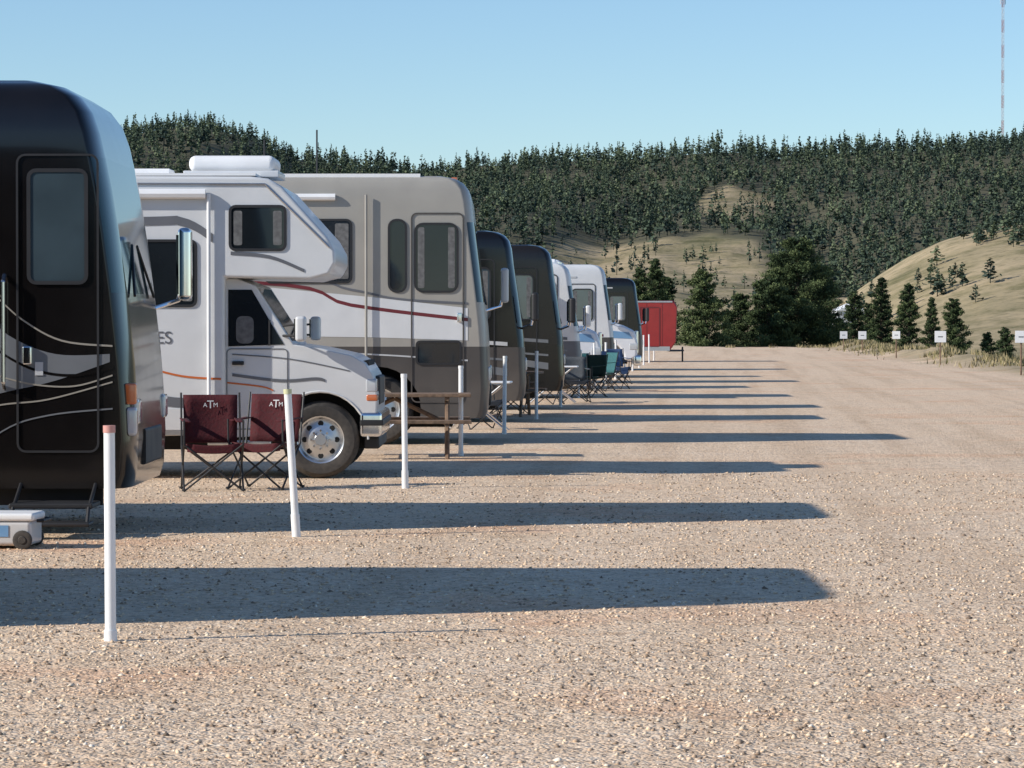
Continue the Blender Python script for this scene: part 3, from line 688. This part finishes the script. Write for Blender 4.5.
# ---------------- forest ----------------
def proto(nq,seed):
    r=np.random.default_rng(seed)
    tt=r.random(nq)**.85; z=.14+.86*tt
    fat=r.uniform(.75,1.15)
    rad=fat*(.2*(1-tt)**r.uniform(.65,.95)+.012)*(.65+.5*r.random(nq))
    a=r.random(nq)*6.28; rr=rad*np.sqrt(r.random(nq))*1.05
    C=np.stack([rr*np.cos(a),rr*np.sin(a),z],-1)
    u=r.normal(size=(nq,3)); u/=np.linalg.norm(u,axis=1)[:,None]
    w=np.cross(u,r.normal(size=(nq,3))); w/=np.linalg.norm(w,axis=1)[:,None]
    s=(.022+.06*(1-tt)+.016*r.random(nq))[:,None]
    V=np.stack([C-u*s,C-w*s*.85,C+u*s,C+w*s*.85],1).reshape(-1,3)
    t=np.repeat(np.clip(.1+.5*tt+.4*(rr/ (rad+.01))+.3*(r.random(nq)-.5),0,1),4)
    tr=np.array([[-.012,0,-.05],[.012,0,-.05],[.006,0,.85],[-.006,0,.85],[0,-.012,-.05],[0,.012,-.05],[0,.006,.85],[0,-.006,.85]])
    return np.concatenate([V,tr]),np.concatenate([t,np.full(8,.1)])
def build_trees(name,X,Y,h,m,nq=52,wid=1.0,seed=0):
    KK=12; pv=[proto(nq,s+seed) for s in range(KK)]
    nv=len(pv[0][0]); n=len(X)
    r=np.random.default_rng(seed+5); k=r.integers(0,KK,n)
    B=np.array([p[0] for p in pv])[k]; T=np.array([p[1] for p in pv])[k]
    a=r.random(n)*6.28; c,s=np.cos(a)[:,None],np.sin(a)[:,None]
    w=(wid*(.8+.5*r.random(n)))[:,None]
    co=np.stack([(B[...,0]*c-B[...,1]*s)*w,(B[...,0]*s+B[...,1]*c)*w,B[...,2]],-1)*h[:,None,None]
    co+=np.stack([X,Y*K,H(X,Y,False)],-1)[:,None,:]
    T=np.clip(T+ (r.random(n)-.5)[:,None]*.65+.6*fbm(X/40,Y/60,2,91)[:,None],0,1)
    f=np.arange(n*nv).reshape(-1,4)
    np_mesh(name,co.reshape(-1,3),f,4,m,T.ravel())
g=7.8
gy=np.arange(1040,2060,g); PX=[];PY=[]
for y in gy:
    x=np.arange(-.31*y,.18*y,g); PX.append(x); PY.append(np.full(len(x),y))
PX=np.concatenate(PX);PY=np.concatenate(PY)
PX=PX+(rng.random(len(PX))-.5)*g*1.6; PY=PY+(rng.random(len(PY))-.5)*g*1.6
fc=forest_clear(PX,PY)
dens=np.where(fc<1,np.where(PY>1560,.28,.10),np.clip(.5+(fc-1)*2.5,0,.9))
keep=rng.random(len(PX))<dens
FX,FY=PX[keep],PY[keep]
print('trees',len(FX))
fm=tint_mat('hazed_forest_foliage',[(0,(.022,.036,.032)),(.4,(.046,.069,.052)),(.75,(.085,.115,.07)),(1,(.14,.17,.095))])  # distance haze is mixed into these foliage colours, bluer and lighter
FH=(6.5+9.5*rng.random(len(FX))**1.5)*np.where(fc[keep]<1,.8,1)*(1+.5*fbm(FX/25,FY/40,2,95))
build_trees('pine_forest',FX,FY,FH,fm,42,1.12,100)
n=300
sx=rng.random(n)*260-60; sy=300+rng.random(n)*760
cl=fbm(sx/30,sy/60,2,71)>.03
hx=np.concatenate([sx[cl],85+rng.normal(size=24)*7,60+rng.normal(size=10)*5,34+rng.normal(size=14)*7]); hy=np.concatenate([sy[cl],860+rng.normal(size=24)*14,800+rng.normal(size=10)*20,780+rng.normal(size=14)*30])
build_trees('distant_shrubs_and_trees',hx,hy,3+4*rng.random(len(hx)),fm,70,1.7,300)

# ---------------- near pines ----------------
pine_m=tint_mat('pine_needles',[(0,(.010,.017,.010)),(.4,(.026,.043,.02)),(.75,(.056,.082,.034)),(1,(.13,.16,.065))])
def pine(X,Y,top,width,seed,shape=.8,light=0,name='pine_tree'):
    z0=float(H(X,Y,False)); h=top-z0; r=np.random.default_rng(seed)
    e=empty(name,(X,Y,z0))
    segs=[]; P=[];T=[]
    nb=int(20+h*7)
    for b in range(nb):
        t=.04+.96*(b/nb); az=b*2.4+r.random()*.9
        L=width/2*((1-t)**shape)*(.5+.7*r.random())+.1
        zz=t*h*.97; up=.15+.75*t
        p0=np.array([0,0,zz]); d=np.array([math.cos(az),math.sin(az),up*.55])
        segs.append((tuple(p0),tuple(p0+d*L*.95)))
        m=int(60+260*L)
        s=r.random(m)**.55
        c=p0+d*L*s[:,None]; sp=.07+.14*L*(1-.4*s)
        c=c+r.normal(size=(m,3))*sp[:,None]*np.array([.8,.8,.5])
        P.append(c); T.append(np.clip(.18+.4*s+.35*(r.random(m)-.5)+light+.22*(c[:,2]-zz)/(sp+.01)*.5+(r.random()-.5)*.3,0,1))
    C=np.concatenate(P); t=np.concatenate(T); m=len(C)
    u=r.normal(size=(m,3)); u/=np.linalg.norm(u,axis=1)[:,None]; u[:,2]=np.abs(u[:,2])
    w=np.cross(u,r.normal(size=(m,3))); w/=np.linalg.norm(w,axis=1)[:,None]
    s=(.06+.07*r.random(m))[:,None]
    V=np.stack([C-u*s,C-w*s*.35,C+u*s,C+w*s*.35],1).reshape(-1,3)
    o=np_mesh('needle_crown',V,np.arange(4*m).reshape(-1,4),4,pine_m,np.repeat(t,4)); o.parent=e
    tubes('trunk',[((0,0,-.3),(0,0,h*.5)),((0,0,h*.5),(0.03,0,h*.97))],.05+.014*h,M['bark'],e,n=10,r2=.03+.004*h)
    tubes('limbs',segs,.022,M['bark'],e,n=5,r2=.008)
for i,(px,Yt,yt,wpx,shape,lt) in enumerate([
    (704,196,268,66,.45,.26),(797,202,236,112,.5,0),(768,199,276,70,.45,-.02),(742,204,292,52,.45,.02),(822,210,264,56,.45,-.03),(780,206,250,70,.5,-.04),
    (655,190,256,48,.6,.05),(640,186,266,38,.6,.1),(668,198,274,38,.6,0),
    (853,225,288,42,.55,0),(880,228,274,44,.6,-.03),(907,236,280,44,.55,.06),(867,240,300,34,.6,0),
    (952,240,296,48,.5,.08),(930,260,294,30,.6,.02),(1003,270,325,40,.5,.02),(840,215,316,30,.5,.03),(728,215,312,34,.5,.08),(985,262,330,30,.5,.05)]):
    Xt=(px-730)/2800*Yt; top=1.6+(322-yt)/2800*Yt; w=wpx/2800*Yt
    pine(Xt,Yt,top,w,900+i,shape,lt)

# ---------------- dry grass at lot edge ----------------
def grass():
    n=20000
    Y=60+rng.random(n)*122; X=edgeX(Y)+.1+rng.normal(size=n)*.9+1.0
    k=vn(X*.7,Y*.35,5)>.42; X,Y=X[k],Y[k]
    n2=1600; X2=-3+rng.random(n2)*10; Y2=175.5+rng.normal(size=n2)*.8
    k2=vn(X2*1.1,Y2*.5,8)>.7; X=np.concatenate([X,X2[k2]]);Y=np.concatenate([Y,Y2[k2]])
    n=len(X); Z=H(X,Y); h=.1+.35*rng.random(n)*vn(X*.9,Y*.4,6); a=rng.random(n)*6.28; w=.035
    lx=(rng.random(n)-.5)*.2; ly=(rng.random(n)-.5)*.2
    Yk=Y*K
    v=np.stack([np.stack([X-np.cos(a)*w,Yk-np.sin(a)*w,Z-.02],-1),np.stack([X+np.cos(a)*w,Yk+np.sin(a)*w,Z-.02],-1),np.stack([X+lx,Yk+ly,Z+h],-1)],1)
    t=np.repeat(rng.random(n)*.8+.1,3)
    m=tint_mat('dry_grass_blades',[(0,(.09,.1,.04)),(.4,(.24,.2,.1)),(.8,(.38,.31,.18)),(1,(.48,.4,.25))])
    np_mesh('dry_grass',v.reshape(-1,3),np.arange(3*n).reshape(-1,3),3,m,t)
grass()

# ---------------- signs ----------------
for X,Y,w in ((8.65,84,.36),(7.75,104,.42),(7.25,123,.34),(6.9,147,.42),(6.45,160,.42)):
    z=float(H(X,Y)); e=empty('site_sign',(X,Y,z),R(random.uniform(-8,8)))
    zt=1.62-((332-322)/2800*Y)-z+.02
    tubes('stake',[((0,0,-.2),(0,0,zt-.05))],.03,M['wood'],e,n=6)
    box('sign_panel',-w/2,w/2,-.045,-.03,zt-w,zt,M['sign'],e,.004)
    box('sign_text',-w*.22,w*.22,-.048,-.045,zt-w*.56,zt-w*.46,M['silver'],e)

# ---------------- houses, tower ----------------
def house(X,Y,w,d,h,wall,roof):
    z=float(H(X,Y,False)); e=empty('house',(X,Y,z),R(12))
    box('walls',-w/2,w/2,-d/2,d/2,-1,h,wall,e)
    prism('gable_roof',[(-w/2-.4,h-.1),(0,h+w*.22),(w/2+.4,h-.1)],-d/2-.4,d/2+.4,roof,e)
    for i in (-1,1): box('window_%d'%(i+1),i*w*.25-.6,i*w*.25+.6,-d/2-.03,-d/2,1,2.1,M['glass'],e)
    box('door',-.5,.5,-d/2-.04,-d/2,0,2.1,M['maroon'],e)
house(34,800,9,8,3.2,M['white'],M['whiteroof'])
house(44,455,7,7,2.8,M['sign'],M['roofbrown'])
house(52,500,9,7,3,M['tan'],M['roofbrown'])
def tower(X,Y,h):
    z=float(H(X,Y,False)); e=empty('radio_tower',(X,Y,z)); w=1.0
    redm=mat('tower_red',(.42,.16,.13),.5); wh=mat('tower_white',(.6,.62,.65),.5)
    c=[(w*math.cos(R(a)),w*math.sin(R(a))) for a in (90,210,330)]
    nb=14; bh=h/nb
    for k in range(nb):
        z0=k*bh; sg=[]
        for p in c: sg.append(((p[0],p[1],z0),(p[0],p[1],z0+bh)))
        for q in range(2):
            a=z0+q*bh/2; b=a+bh/2
            for i in range(3):
                p,s=c[i],c[(i+1)%3]; sg+=[((p[0],p[1],a),(s[0],s[1],b)),((p[0],p[1],a),(s[0],s[1],a))]
        tubes('section_%d'%k,sg,.14,redm if k%2 else wh,e,n=4)
    tubes('antenna_cluster',[((-1.6,0,h*.86),(1.6,0,h*.86)),((-1.6,0,h*.8),(-1.6,0,h*.9)),((1.6,0,h*.8),(1.6,0,h*.9))],.3,wh,e)
tower(193,2005,125)

# ---------------- light, sky, camera ----------------
d=Vector((1.74,.76,-1)).normalized()
su=bpy.data.lights.new('sun','SUN'); su.energy=5.0; su.angle=R(.5); su.color=(1,.945,.86)
so=bpy.data.objects.new('sun',su); so.rotation_euler=d.to_track_quat('-Z','Y').to_euler(); so.location=(-30,-10,30); link(so)
W=bpy.data.worlds.new('World'); S.world=W; W.use_nodes=True
n=W.node_tree.nodes; l=W.node_tree.links
sk=n.new('ShaderNodeTexSky'); sk.sky_type='NISHITA'; sk.sun_disc=False
sk.sun_elevation=math.asin(-d.z); sk.sun_rotation=math.atan2(-d.x,-d.y)%(2*math.pi)
sk.air_density=1.0; sk.dust_density=0.0; sk.ozone_density=3.0; sk.altitude=1000
tn=n.new('ShaderNodeMix'); tn.data_type='RGBA'; tn.blend_type='MULTIPLY'; tn.inputs[0].default_value=1; tn.inputs[7].default_value=(.85,.95,1.04,1)
l.new(sk.outputs[0],tn.inputs[6]); l.new(tn.outputs[2],n['Background'].inputs[0]); n['Background'].inputs[1].default_value=.13
cam=bpy.data.cameras.new('camera'); co=bpy.data.objects.new('camera',cam); link(co)
co.location=(0,0,1.6); cam.sensor_width=36; cam.lens=119.53
co.rotation_euler=(R(90-1.045),0,R(3.668)); cam.clip_end=9000; cam.clip_start=.1
S.camera=co
